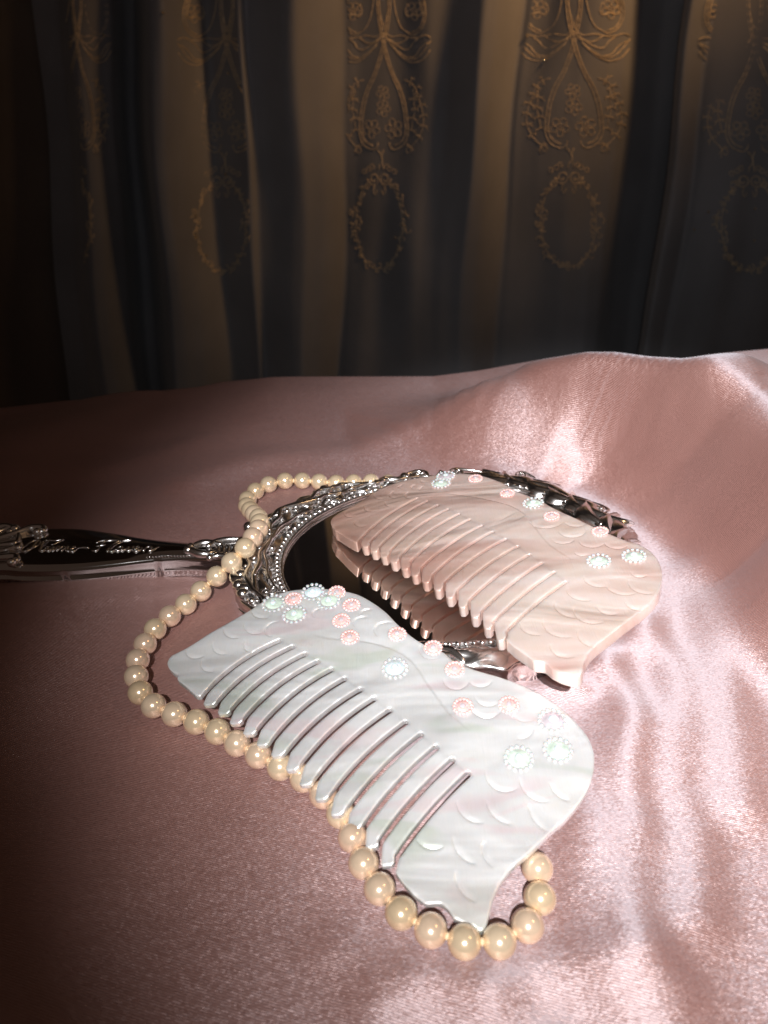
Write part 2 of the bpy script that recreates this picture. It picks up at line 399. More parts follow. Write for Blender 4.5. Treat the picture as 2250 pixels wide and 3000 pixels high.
def emb_lines():
    """one embroidered motif, px offsets from its centre line, E units -> px"""
    s = .3014; L = []
    def e(pts, r=1.): L.append((np.array([((a - 905) * s, b * s) for a, b in pts]), r))
    left = [(1015, -150), (1010, 60), (985, 260), (930, 470), (850, 690), (770, 830), (715, 980), (685, 1150), (680, 1290), (735, 1395), (830, 1440), (880, 1420), (895, 1370)]
    inner = [(1035, -150), (1035, 80), (1000, 300), (950, 500), (870, 710), (800, 840), (745, 990), (715, 1150), (712, 1280), (760, 1365), (840, 1400)]
    for P in (left, inner):
        e(P, 1.15); e([(1810 - a, b) for a, b in P][:] if False else [(2 * 960 - a - 0, b) for a, b in P], 1.15)
    sw = [[(415, 350), (480, 325), (560, 350), (660, 350), (760, 330), (880, 340), (960, 250), (1010, 80)],
          [(415, 380), (470, 450), (560, 540), (650, 560), (740, 520), (860, 430), (960, 300)],
          [(420, 470), (500, 560), (590, 590), (660, 585), (760, 530), (880, 420)],
          [(560, 360), (620, 400), (660, 455), (720, 468), (800, 430), (900, 370)],
          [(440, 400), (520, 440), (600, 530), (670, 540)],
          [(680, 350), (760, 400), (840, 400), (920, 340)],
          [(510, -60), (475, 60), (480, 180), (530, 270), (620, 325), (700, 290)],
          [(535, -60), (500, 60), (508, 180), (560, 265), (640, 300)],
          [(850, -60), (830, 60), (800, 170), (750, 260), (690, 295)],
          [(560, -60), (520, 90), (560, 140), (620, 120), (680, 150), (710, 90), (680, 20)]]
    for P in sw: e(P, 1.0); e([(1920 - a, b) for a, b in P], 1.0)
    def twig(P):
        e(P, .8)
        Q = catmull(P, 4)
        for k in range(3, len(Q) - 1, 4):
            t = Q[k + 1] - Q[k - 1]; t = t / (np.linalg.norm(t) + 1e-9); n = np.array([-t[1], t[0]])
            for sg in (-1, 1):
                l = random.uniform(35, 62)
                a = Q[k]; b = a + (t * .5 + n * sg) * l * .6; c = a + (t * .9 + n * sg * 1.1) * l
                e([a, b, c], .8)
                e([b, b + n * sg * 22 - t * 10], .7)
    for fl in (0, 1):
        g = (lambda P: [(1920 - a, b) for a, b in P]) if fl else (lambda P: P)
        twig(g([(730, 760), (640, 790), (590, 850), (560, 930), (525, 1020), (500, 1120), (505, 1220), (560, 1330), (660, 1430)]))
        twig(g([(600, 880), (610, 960), (600, 1060), (620, 1150), (640, 1260)]))
        e(g([(650, 1400), (640, 1440), (680, 1475), (700, 1440), (660, 1400)]), .9)
    def flower(c, r, n=5, a0=.3):
        for k in range(n):
            a = a0 + 2 * math.pi * k / n; q = (c[0] + r * math.cos(a), c[1] + r * math.sin(a))
            e([(q[0] + r * .55 * math.cos(t), q[1] + r * .55 * math.sin(t)) for t in np.linspace(0, 2 * math.pi, 9)], .75)
        e([(c[0] + r * .25 * math.cos(t), c[1] + r * .25 * math.sin(t)) for t in np.linspace(0, 2 * math.pi, 6)], .7)
    flower((820, 1235), 62, 5); flower((1075, 1235), 66, 5, .7); flower((955, 1040), 55, 5, .1); flower((950, 890), 50, 5, .5)
    flower((600, 90), 60, 5); flower((1320, 90), 60, 5)
    e([(890, 1440), (930, 1490), (940, 1550), (910, 1590), (900, 1640)], 1.1); e([(960, 1440), (940, 1500), (950, 1590), (960, 1640)], 1.1)
    off = 400 / s
    for c, d in (((975, 395), 1), ((845, 395), -1)):
        sp = [(c[0] + d * (70 - 50 * t) * math.cos(t * 9), c[1] + off + (70 - 50 * t) * math.sin(t * 9)) for t in np.linspace(0, 1, 26)]
        e(sp, 1.2)
        for q in ((55, -95), (110, -70), (20, -120)):
            cc = (c[0] + d * q[0], c[1] + q[1] + off)
            e([(cc[0] + 24 * math.cos(t), cc[1] + 24 * math.sin(t)) for t in np.linspace(0, 2 * math.pi, 8)], .9)
        e([(c[0] - d * 10, c[1] + 70 + off), (c[0] + d * 5, c[1] + 120 + off), (c[0] - d * 20, c[1] + 160 + off), (c[0] - d * 35, c[1] + 110 + off)], 1.)
    for k in range(34):
        a = -math.pi * .36 + 2 * math.pi * .86 * (k / 33) - .02
        cx_, cy_ = 905 + 285 * math.cos(a), 830 + off + 440 * math.sin(a)
        big = 1.9 if abs(math.sin(a)) < .30 else 1.0
        for q in range(3 if big > 1 else 2):
            ph = random.uniform(0, 6.28); r = random.uniform(26, 46) * (1.15 if big > 1 else 1)
            ox, oy = random.uniform(-25, 25) * big, random.uniform(-25, 25)
            e([(cx_ + ox + r * math.cos(ph + t) * (1 - .25 * t), cy_ + oy + r * math.sin(ph + t) * (1 - .2 * t)) for t in np.linspace(0, 4.6, 8)], 1.0)
    P = [(905 + 270 * math.cos(a), 830 + off + 440 * math.sin(a)) for a in np.linspace(-1.1, 4.3, 30)]
    e(P, .8)
    return L
def embroider(root, fwd, cx, dv, sx, lo, hi, mat=M_embr):
    mb = MB()
    for P, r in emb_lines():
        Q = P * np.array([sx, 1.]) + np.array([cx, dv])
        Q = resample(catmull(Q, 5), 7.)
        run = []
        def flush(run):
            if len(run) > 2:
                n = len(run); R = np.full(n, 00.00046 * r) * (1 + .25 * np.sin(np.arange(n) * 1.9)); mb.tube(run, R, 5, up=(0, -1, .001), flat=.8)
        for u, v in Q:
            q = u - slope(u) * (v - 600) - wv(u, v)
            if lo < q < hi and v > -60: run.append(cx_at(u, v, CY - fwd(q, v) - .0003))
            else: flush(run); run = []
        flush(run)
    if mb.v: mb.build('embroidery', mat, root)
embroider(CUR, FWD, 1665, 0, 1.0, 1494, 1815)
embroider(CUR, FWD, 1110, 5, .84, 1010, 1275)
embroider(CUR, FWD, 650, 12, .88, 470, 728)
embroider(CUR, FWD, 215, 5, .62, 240, 372)
embroider(CUR2, FWD2, 2195, 10, 1.0, 1940, 2560)
for u, v in [(668, 215), (700, 255), (661, 510), (574, 632), (571, 688), (604, 749), (305, 103), (478, 37), (1544, 106), (1597, 175), (1158, 697)]:
    sq = MB(); q = u - slope(u) * (v - 600) - wv(u, v); sq.ball(cx_at(u, v, CY - FWD(q, v) - .002), .0013, 6, 4); sq.build('sequin', M_seq, CUR)
for u, v in [(2075, 621), (2034, 673), (2212, 612), (2210, 705)]:
    sq = MB(); q = u - slope(u) * (v - 600) - wv(u, v); sq.ball(cx_at(u, v, CY - FWD2(q, v) - .002), .0013, 6, 4); sq.build('sequin', M_seq, CUR2)
# wall and floor behind and under the bed
put('wall', [(-3, 1.15, -.7), (3, 1.15, -.7), (3, 1.15, 2.), (-3, 1.15, 2.)], [(0, 1, 2, 3)], M_wall)['kind'] = 'structure'
put('floor', [(-3, -2, -.7), (3, -2, -.7), (3, 1.6, -.7), (-3, 1.6, -.7)], [(0, 1, 2, 3)], M_floor)['kind'] = 'structure'

# ================================================================ combs
class Surf:
    """gently arched plate: plane through three sighted points plus a bulge"""
    def __init__(s, p1, p2, p3, B, uc, L, Wd):
        A, Bp, Cp = at(*p1), at(*p2), at(*p3)
        s.O = A; s.U = (Bp - A) / np.linalg.norm(Bp - A); n = np.cross(s.U, Cp - A); n /= np.linalg.norm(n)
        if n[2] < 0: n = -n
        s.N = n; s.V = np.cross(n, s.U); s.B = B; s.uc = uc; s.L = L; s.W = Wd; s.c = (0, 0)
        s.c = s.uv(*uc)
    def h(s, u, v): return s.B * (1 - ((u - s.c[0]) / s.L) ** 2 - ((v - s.c[1]) / s.W) ** 2)
    def uv(s, px, py):
        d = ray(px, py); hh = 0.
        for _ in range(6):
            t = (s.O + s.N * hh - CP) @ s.N / (d @ s.N); P = CP + d * t
            u, v = (P - s.O) @ s.U, (P - s.O) @ s.V
            hh = s.h(u, v) if s.c != (0, 0) else 0.
        return (u, v)
    def xyz(s, uv, w): return s.O + np.outer(uv[:, 0], s.U) + np.outer(uv[:, 1], s.V) + np.outer(w, s.N)
def inside(P, poly):
    r = np.zeros(len(P), bool); a = poly; b = np.roll(poly, -1, 0)
    for k in range(0, len(P), 6000):
        p = P[k:k + 6000]
        c = (a[None, :, 1] > p[:, None, 1]) != (b[None, :, 1] > p[:, None, 1])
        xx = (b[:, 0] - a[:, 0])[None] * (p[:, None, 1] - a[None, :, 1]) / ((b[:, 1] - a[:, 1])[None] + 1e-18) + a[None, :, 0]
        r[k:k + 6000] = (c & (p[:, None, 0] < xx)).sum(1) % 2 == 1
    return r
def comb(name, label, surf, top, tail, slots, tips, tipoff, bows, crescents, lines, thick, mat, wslot):
    root = empty(name, tuple(surf.xyz(np.array([surf.c]), np.array([-thick]))[0])); tag(root, label, 'comb', 'mother of pearl combs')
    g = lambda pts: np.array([surf.uv(*p) for p in pts])
    outline = resample(catmull(g(top), 6), .0005)        # from the left end over the back to the right end, last = start of the end piece
    edges = []
    for k, (m, s_) in enumerate(slots):
        m2, s2 = np.array(surf.uv(*m)), np.array(surf.uv(*s_))
        d = s2 - m2; n = np.array([-d[1], d[0]]); n /= np.linalg.norm(n)      # n: to the left of mouth->end
        mid = (m2 + s2) / 2 + n * bows(k)
        t = np.linspace(0, 1, 46)[:, None]
        c = (1 - t) ** 2 * m2 + 2 * t * (1 - t) * (2 * mid - (m2 + s2) / 2) + t * t * s2
        T = np.gradient(c, axis=0); T /= np.linalg.norm(T, axis=1)[:, None]; nn = np.stack([-T[:, 1], T[:, 0]], 1)
        w = (wslot * (1.0 - .15 * (1 - t) ** 6)) / 2
        Lf, Rt = c + nn * w, c - nn * w
        arc = [c[-1] + (nn[-1] * math.cos(a) + T[-1] * math.sin(a)) * w[-1] for a in np.linspace(.25, math.pi - .25, 7)]
        edges.append((Lf, np.array(arc), Rt, c, T))
    # left to right along the teeth: left edge up, round, right edge down
    bottom = []; tooth_poly = []
    for k, (Lf, arc, Rt, c, T) in enumerate(edges):
        bottom += list(Lf) + list(arc) + list(Rt[::-1])
        if k < len(tips):
            tp = g([(tips[k][0] + a, tips[k][1] + b) for a, b in tipoff])
            bottom += list(tp)
            nL = edges[k + 1][0]
            # tooth polygon for splitting
            tooth_poly.append(np.array(list(c[::-1]) + list(tp + (tp - tp.mean(0)) * .6) + list(edges[k + 1][3])))
    bottom = np.array(bottom)
    tail2 = resample(g(tail), .0005) if len(tail) > 1 else g(tail)
    poly = np.vstack([outline, tail2, bottom[::-1]])
    # densify + drop near duplicates
    poly = resample(poly, .00042, True)
    lo, hi = poly.min(0), poly.max(0)
    kd = kdtree.KDTree(len(poly))
    for i, p in enumerate(poly): kd.insert((p[0], p[1], 0), i)
    kd.balance()
    st = .00052; hx, hy = np.meshgrid(np.arange(lo[0], hi[0], st), np.arange(lo[1], hi[1], st * .87)); hx[1::2] += st / 2
    G = np.stack([hx.ravel(), hy.ravel()], 1)
    G = G[inside(G, poly)]
    # rings just inside the edge
    T = np.roll(poly, -1, 0) - np.roll(poly, 1, 0); T /= np.linalg.norm(T, axis=1)[:, None] + 1e-12; nrm = np.stack([-T[:, 1], T[:, 0]], 1)
    area = .5 * np.sum(poly[:, 0] * np.roll(poly[:, 1], -1) - np.roll(poly[:, 0], -1) * poly[:, 1])
    if area < 0: nrm = -nrm
    rings = np.vstack([poly + nrm * r for r in (.00008, .00020)])
    rings = rings[inside(rings, poly)]
    dr = np.array([kd.find((p[0], p[1], 0))[2] for p in rings]); rings = rings[dr > .0001]
    dg = np.array([kd.find((p[0], p[1], 0))[2] for p in G]); G = G[dg > .00055]
    # carved crescents: centre, radius, arc
    arcs = []; extra = []
    for tri in crescents:
        A, B_, C_ = g(tri)
        d = 2 * (A[0] * (B_[1] - C_[1]) + B_[0] * (C_[1] - A[1]) + C_[0] * (A[1] - B_[1]))
        if abs(d) < 1e-12: continue
        q = [(p @ p) for p in (A, B_, C_)]
        cx_ = (q[0] * (B_[1] - C_[1]) + q[1] * (C_[1] - A[1]) + q[2] * (A[1] - B_[1])) / d
        cy_ = (q[0] * (C_[0] - B_[0]) + q[1] * (A[0] - C_[0]) + q[2] * (B_[0] - A[0])) / d
        cc = np.array([cx_, cy_]); R = np.linalg.norm(A - cc)
        if R > .02: continue
        am = math.atan2(*(B_ - cc)[::-1]); hw = max(abs((math.atan2(*(p - cc)[::-1]) - am + math.pi) % (2 * math.pi) - math.pi) for p in (A, C_))
        arcs.append((cc, R, am, hw))
        for rr in (R + .00012, R, R - .00022):
            for a in np.arange(am - hw, am + hw, .0004 / R): extra.append(cc + rr * np.array([math.cos(a), math.sin(a)]))
    lp = [resample(catmull(g(P), 6), .0004) for P, _ in lines]
    if extra:
        extra = np.array(extra); extra = extra[inside(extra, poly)]
        de = np.array([kd.find((p[0], p[1], 0))[2] for p in extra]); extra = extra[de > .0007]
        pts = np.vstack([poly, rings, extra, G])
    else: pts = np.vstack([poly, rings, G])
    n0 = len(poly)
    scale = 1000.
    out = delaunay_2d_cdt([Vector((p[0] * scale, p[1] * scale)) for p in pts], [(i, (i + 1) % n0) for i in range(n0)], [list(range(n0))] if area > 0 else [list(range(n0))[::-1]], 1, 1e-4)
    vs = np.array([(v[0], v[1]) for v in out[0]]) / scale
    tr = np.array([f for f in out[2] if len(f) == 3])
    # orientation
    ar = (vs[tr[:, 1], 0] - vs[tr[:, 0], 0]) * (vs[tr[:, 2], 1] - vs[tr[:, 0], 1]) - (vs[tr[:, 2], 0] - vs[tr[:, 0], 0]) * (vs[tr[:, 1], 1] - vs[tr[:, 0], 1])
    tr = tr[abs(ar) > 1e-14]; ar = ar[abs(ar) > 1e-14]
    tr[ar < 0] = tr[ar < 0][:, [0, 2, 1]]
    cen = vs[tr].mean(1); keep = inside(cen, poly); tr = tr[keep]; cen = cen[keep]
    dist = np.array([kd.find((p[0], p[1], 0))[2] for p in vs]); dist[dist < 4e-5] = 0
    w = surf.h(vs[:, 0], vs[:, 1])
    rb = .00026; dd = np.clip(dist, 0, rb)
    w = w - (rb - np.sqrt(np.maximum(0, rb * rb - (rb - dd) ** 2))) * .9
    for cc, R, am, hw in arcs:
        dv = vs - cc; r = np.linalg.norm(dv, axis=1); near = abs(r - R) < .0025
        a = (np.arctan2(dv[:, 1], dv[:, 0]) - am + math.pi) % (2 * math.pi) - math.pi
        tp = np.clip(1 - (abs(a) / hw) ** 2.2, 0, 1)
        s_ = R - r                         # inside positive
        prof = np.where(s_ >= 0, np.clip(1 - s_ / .0013, 0, 1) ** 1.3, np.clip(1 + s_ / .0003, 0, 1))
        w = w - np.where(near, .00042 * tp * prof, 0)
    for P, (raw, dep) in zip(lp, lines):
        k2 = kdtree.KDTree(len(P))
        for i, p in enumerate(P): k2.insert((p[0], p[1], 0), i)
        k2.balance()
        for i, p in enumerate(vs):
            q, j, dq = k2.find((p[0], p[1], 0))
            if dq < .004:
                e_ = math.sin(math.pi * min(1, max(0, (j + 1) / len(P)))) ** .4
                jn = min(j + 1, len(P) - 1); tv = P[jn] - P[max(j - 1, 0)]; side = tv[0] * (p[1] - P[j][1]) - tv[1] * (p[0] - P[j][0])
                w[i] -= dep * e_ * (max(0, 1 - dq / .0032) ** 1.6 if side > 0 else max(0, 1 - dq / .0004))
    # cut facets on the tooth tips
    tid = np.full(len(tr), -1)
    for k, tp in enumerate(tooth_poly): tid[inside(cen, tp)] = k
    vt = np.full(len(vs), -1)
    for k in range(len(tips)): vt[np.unique(tr[tid == k])] = k
    for k in range(len(tips)):
        sel = np.where(vt == k)[0]
        if not len(sel): continue
        tipc = np.array(surf.uv(*tips[k])); axis = edges[k][4][0]; axis = axis / np.linalg.norm(axis); nn = np.array([-axis[1], axis[0]])
        al = (vs[sel] - tipc) @ axis; cr = (vs[sel] - tipc) @ nn
        f = np.clip((.0036 - al + cr * .55) / .0036, 0, 1.2)
        w[sel] -= .0005 * f
    TOP = surf.xyz(vs, w)
    thk = np.minimum(thick, thick)
    wb = surf.h(vs[:, 0], vs[:, 1]) - thick + (rb - np.sqrt(np.maximum(0, rb * rb - (rb - dd) ** 2))) * .5
    wb = np.minimum(wb, w - .0008)
    BOT = surf.xyz(vs, wb)
    # the side wall
    ed = {}
    for ti, t in enumerate(tr):
        for a, b in ((t[0], t[1]), (t[1], t[2]), (t[2], t[0])): ed[(a, b)] = ti
    side = [(a, b, ti) for (a, b), ti in ed.items() if (b, a) not in ed]
    nV = len(vs); ALL = np.vstack([TOP, BOT, TOP, BOT])     # the side wall has vertices (and normals) of its own
    FT = [tuple(t) for t in tr]; FB = [(t[0] + nV, t[2] + nV, t[1] + nV) for t in tr]
    FS = [(b + 2 * nV, a + 2 * nV, a + 3 * nV, b + 3 * nV) for a, b, _ in side]
    me = bpy.data.meshes.new('tmp'); me.from_pydata(ALL.tolist(), [], [tuple(map(int, f)) for f in FT + FB + FS]); me.update()
    VN = np.zeros(len(ALL) * 3, 'f'); me.vertices.foreach_get('normal', VN); VN = VN.reshape(-1, 3)
    bpy.data.meshes.remove(me)
    fid = np.r_[tid, tid, np.array([tid[s[2]] for s in side])]
    FALL = FT + FB + FS
    for k in range(-1, len(tips)):
        fs = [FALL[i] for i in np.where(fid == k)[0]]
        used = sorted({v for f in fs for v in f}); mp = {v: i for i, v in enumerate(used)}
        o = put('body' if k < 0 else 'tooth', ALL[used], [[mp[v] for v in f] for f in fs], mat, root)
        o.data.normals_split_custom_set_from_vertices([tuple(map(float, x)) for x in VN[used]])
    def place(px, py, lift=0.):
        u, v = surf.uv(px, py); return surf.xyz(np.array([(u, v)]), np.array([surf.h(u, v) + lift]))[0]
    return root, place

slots1 = list(zip([(600, 2031), (640, 2053), (678.6, 2078), (718, 2103), (757, 2136), (799, 2168), (844, 2201), (885, 2240), (924, 2286), (972, 2329), (1016.5, 2377), (1066, 2422), (1114, 2465), (1163, 2508)],
                  [(817, 1877), (856, 1895), (893, 1916), (930, 1938), (971, 1961), (1009, 1989), (1056, 2020), (1095, 2048), (1142, 2081), (1188, 2117), (1233, 2153), (1277, 2190), (1325, 2228), (1371, 2268)]))
tips1 = [(610, 2063), (652, 2089.5), (687, 2118), (727, 2149), (766, 2181), (809, 2213), (852, 2255), (892, 2298), (938, 2341), (984, 2387), (1032, 2431), (1086, 2482), (1131, 2535)]
top1 = [(587, 2038), (575, 2038.5), (566, 2030), (545, 2011), (522, 1993), (519, 1984), (521, 1977), (507, 1969), (494, 1955), (490.5, 1939), (500.6, 1922), (519, 1912), (558.5, 1891), (613, 1855.5), (667, 1825), (721, 1794), (757, 1770.5), (790, 1750), (834, 1734), (884, 1726), (961, 1725), (1012, 1732), (1052, 1743), (1095, 1767), (1131, 1794), (1164, 1828), (1204, 1863), (1244, 1888), (1296, 1909), (1321, 1931), (1362, 1951), (1407, 1967), (1466, 1984), (1525, 2005), (1574, 2027), (1620, 2056), (1660, 2088), (1696, 2125), (1724, 2162), (1739, 2202), (1741, 2236), (1736, 2272), (1722, 2313), (1696, 2355), (1656, 2402), (1612, 2440), (1565, 2487), (1508, 2536), (1469, 2584), (1445, 2632), (1433, 2680), (1424, 2712), (1409, 2729), (1387, 2716), (1361, 2705), (1329, 2690)]
tail1 = [(1315, 2666), (1293, 2646), (1247, 2648), (1213, 2623), (1175, 2580), (1159, 2556), (1166, 2524)]
A3 = lambda P: crop(450, 1700, .3617, P)
B3 = lambda P: crop(900, 1700, .3617, P)
C3 = lambda P: crop(1300, 1900, .3014, P)
D3 = lambda P: crop(900, 2150, .4822, P)
cres1 = [A3(x) for x in [((790, 240), (825, 290), (940, 300)), ((568, 390), (598, 450), (700, 463)), ((745, 335), (762, 415), (855, 430)), ((975, 335), (905, 390), (975, 457)), ((478, 515), (498, 575), (600, 597)), ((735, 500), (745, 558), (840, 580)), ((262, 580), (298, 622), (415, 608)), ((385, 655), (398, 715), (497, 737)), ((1330, 230), (1290, 255), (1310, 300))]] + \
    [B3(x) for x in [((375, 360), (398, 308), (500, 305)), ((545, 420), (570, 358), (705, 352)), ((425, 265), (455, 240), (530, 240)), ((915, 540), (930, 605), (1080, 620)), ((1110, 830), (1200, 882), (1310, 800)), ((1330, 840), (1410, 862), (1500, 808)), ((1360, 950), (1440, 1015), (1530, 1005)), ((1340, 1060), (1440, 1108), (1560, 1060))]] + \
    [C3(x) for x in [((660, 640), (740, 695), (880, 695)), ((862, 770), (825, 850), (700, 875)), ((405, 1220), (500, 1360), (725, 1355)), ((738, 1280), (825, 1430), (1030, 1490)), ((1030, 1300), (1100, 1420), (1240, 1485)), ((125, 1490), (205, 1640), (395, 1692)), ((415, 1470), (495, 1635), (680, 1712)), ((828, 1500), (880, 1670), (1025, 1785)), ((290, 620), (400, 665), (560, 610))]] + \
    [D3(x) for x in [((663, 640), (715, 688), (832, 683)), ((888, 620), (925, 735), (1035, 792)), ((1072, 650), (1075, 740), (1130, 812)), ((903, 830), (930, 950), (1035, 1022))]]
lines1 = [(B3([(80, 450), (180, 470), (280, 478), (420, 490), (560, 515), (700, 560), (820, 630), (900, 720), (970, 830), (1050, 940), (1140, 1060), (1230, 1140), (1310, 1212)]), .00045)]
S1 = Surf((500, 1940, .0114), (1740, 2230, .0145), (1100, 1760, .0205), .0022, (1150, 2200), .085, .045)
COMB1, place1 = comb('hair_comb', 'white mother of pearl comb nearest the camera, its teeth lying over the pearls', S1, top1, tail1, slots1, tips1,
                     [(-16, -6), (-11, 0), (13, -1), (24, -10)], lambda k: .0021 - .0001 * k, cres1, lines1, .0023, M_nacre, .00190)

slots2 = list(zip([(1056, 1579), (1084, 1588), (1112, 1601), (1143, 1613.5), (1173, 1628.7), (1203, 1645), (1235, 1663), (1268, 1684), (1303, 1705.5), (1340, 1729), (1374, 1759), (1410, 1791), (1444, 1823), (1484, 1849)],
                  [(1222, 1460), (1251, 1468), (1280.5, 1480), (1311, 1492), (1344, 1505.5), (1375, 1521.5), (1411, 1539.5), (1442, 1558), (1481, 1579), (1516, 1600.5), (1551, 1624.5), (1586, 1649.5), (1622.5, 1676), (1657, 1704.5)]))
tips2 = [(1070, 1600), (1097, 1613.6), (1126, 1628.7), (1155, 1646), (1187, 1665), (1216, 1684), (1248, 1704), (1283, 1727), (1318, 1749), (1355, 1777), (1391.6, 1807), (1429, 1839), (1467, 1874)]
top2 = [(1045, 1590), (1036, 1587), (1013, 1574), (991, 1560), (981, 1555), (978, 1548), (972, 1540), (969, 1526), (979, 1512), (1010, 1494), (1049, 1472), (1086, 1449), (1122, 1428), (1161, 1414), (1206, 1403), (1251, 1395), (1297, 1389), (1342, 1387), (1387, 1390), (1426, 1398), (1474, 1416), (1511, 1438), (1577, 1464), (1625, 1490), (1697, 1523), (1764, 1554), (1824, 1580), (1872, 1595), (1907, 1616), (1931, 1647), (1940, 1684), (1933, 1726), (1912, 1758), (1882, 1786), (1837, 1819), (1792, 1855), (1750, 1887), (1725, 1912), (1711, 1939), (1705, 1968), (1695, 1979), (1675, 1979), (1645, 1971)]
tail2 = [(1617, 1957), (1596, 1939), (1564, 1936), (1540, 1918), (1505, 1894), (1482, 1872), (1486, 1862)]
E5 = lambda P: crop(950, 1380, .3014, P)
F5 = lambda P: crop(1400, 1450, .3496, P)
G5 = lambda P: crop(950, 1350, .6028, P)
cres2 = [E5(x) for x in [((197, 405), (218, 438), (312, 434)), ((398, 342), (428, 388), (517, 380)), ((600, 288), (608, 332), (680, 345)), ((300, 480), (320, 528), (418, 530)), ((488, 228), (512, 264), (592, 270)), ((660, 203), (640, 238), (712, 262)), ((815, 203), (785, 240), (842, 267)), ((935, 88), (958, 104), (1000, 111)), ((865, 138), (845, 152), (872, 172)), ((745, 135), (725, 152), (765, 168)), ((960, 145), (928, 165), (930, 190))]] + \
    [F5(x) for x in [((430, 190), (540, 272), (690, 245)), ((735, 235), (810, 262), (905, 243)), ((680, 300), (790, 352), (900, 305)), ((620, 370), (715, 406), (805, 375)), ((850, 385), (940, 436), (1055, 405)), ((1060, 400), (1150, 446), (1260, 422)), ((810, 480), (860, 506), (930, 498)), ((888, 670), (945, 750), (1065, 770)), ((1075, 720), (1150, 818), (1285, 832)), ((1265, 710), (1320, 800), (1445, 828)), ((748, 770), (800, 858), (940, 882)), ((1285, 645), (1335, 684), (1415, 670)), ((1235, 860), (1285, 945), (1360, 966)), ((998, 915), (1050, 985), (1165, 1000)), ((645, 880), (690, 985), (800, 1027)), ((818, 925), (860, 1045), (975, 1075)), ((555, 1025), (600, 1150), (728, 1192)), ((358, 1060), (400, 1145), (515, 1172)), ((840, 1125), (865, 1220), (965, 1275)), ((608, 1245), (665, 1340), (815, 1352))]]
lines2 = [(G5([(585, 158), (680, 168), (780, 185), (900, 215), (980, 262), (1030, 330), (1090, 400), (1150, 445), (1210, 482)]), .00045),
          (G5([(860, 288), (890, 272), (928, 252)]), .00025), (G5([(925, 292), (950, 280), (980, 262)]), .00025)]
S2 = Surf((970, 1530, .0155), (1283, 1727, .0225), (1300, 1389, .0220), .0018, (1450, 1640), .085, .050)
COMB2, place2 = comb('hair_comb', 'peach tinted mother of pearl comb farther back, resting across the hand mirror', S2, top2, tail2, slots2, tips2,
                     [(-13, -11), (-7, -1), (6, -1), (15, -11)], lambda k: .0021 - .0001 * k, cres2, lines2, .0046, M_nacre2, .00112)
print('comb2 right z', place2(1940, 1684), place2(1700, 1975), place2(1400, 1395))

# ---- rhinestones glued to the combs
def basis(N_):
    z = Vector(N_); x = Vector((1, 0, 0)) - z * z[0]; x.normalize(); y = z.cross(x)
    return Matrix(((x[0], y[0], z[0], 0), (x[1], y[1], z[1], 0), (x[2], y[2], z[2], 0), (0, 0, 0, 1)))
def dome_mesh(name, r, hgt, mat, fac, rings=5, flatfrac=.38, mats=()):
    """faceted cabochon"""
    bm = bmesh.new(); rows = []
    for j in range(rings):
        a = j / (rings - 1); rr = r * (1 - a * (1 - flatfrac)); zz = hgt * math.sin(a * math.pi / 2)
        rows.append([bm.verts.new((rr * math.cos(2 * math.pi * (k + .5 * (j % 2)) / fac), rr * math.sin(2 * math.pi * (k + .5 * (j % 2)) / fac), zz)) for k in range(fac)])
    for j in range(rings - 1):
        for k in range(fac):
            a, b = rows[j], rows[j + 1]; l = (k + 1) % fac
            if j % 2 == 0: bm.faces.new((a[k], a[l], b[k])); bm.faces.new((a[l], b[l], b[k]))
            else: bm.faces.new((a[k], b[l], b[k])); bm.faces.new((a[k], a[l], b[l]))
    bm.faces.new(rows[-1]); bm.faces.new(rows[0][::-1])
    me = bpy.data.meshes.new(name); bm.to_mesh(me); bm.free(); me.materials.append(mat)
    for q in mats: me.materials.append(q)
    return me
def bead_ring_mesh(name, R, r, n, mat, zz):
    mb = MB()
    for k in range(n):
        a = 2 * math.pi * k / n; mb.ball((R * math.cos(a), R * math.sin(a), zz), r, 10, 7)
    me = bpy.data.meshes.new(name); me.from_pydata(mb.v, [], mb.f); me.polygons.foreach_set('use_smooth', [True] * len(me.polygons)); me.materials.append(mat)
    return me
RW = .0043
me_w = {k: dome_mesh('rhinestone', RW * .74, .0013, m_, 12) for k, m_ in (('c', M_gemw), ('g', M_gemg), ('f', M_facet))}
me_ring = bead_ring_mesh('bead_ring', RW * .86, RW * .155, 14, M_gemb, .0006)
me_top = dome_mesh('facet_crown', RW * .30, .0011, M_gemw, 8, 3, .5)
me_p = dome_mesh('rhinestone', .0031 * .80, .0013, M_pink, 14)
me_pring = bead_ring_mesh('bead_ring', .0031 * .84, .0031 * .20, 15, M_pink, .0006)
me_ptop = dome_mesh('facet_crown', .0031 * .34, .0009, M_facet, 6, 3, .4)
def stone(root, place, Nrm, px, kind):
    p = place(*px, -.00005); rot = random.uniform(0, 6.28)
    B = Matrix.Translation(Vector(p)) @ basis(Nrm) @ Matrix.Rotation(rot, 4, 'Z') @ Matrix.Diagonal((1, 1, .68, 1)) @ Matrix.Rotation(random.uniform(-.06, .06), 4, 'X')
    me, rg, tp = (me_p, me_pring, me_ptop) if kind == 'p' else (me_w[kind], me_ring, me_top)
    o = share('rhinestone', me, B, root)
    if kind == 'p': o['label'] = 'small pink stone'
    for nm, m_, dz in (('bead_ring', rg, 0), ('facet_crown', tp, .0011 if kind != 'p' else .0010)):
        c = bpy.data.objects.new(nm, m_); COL.objects.link(c); c.parent = o; c.location = (0, 0, dz)
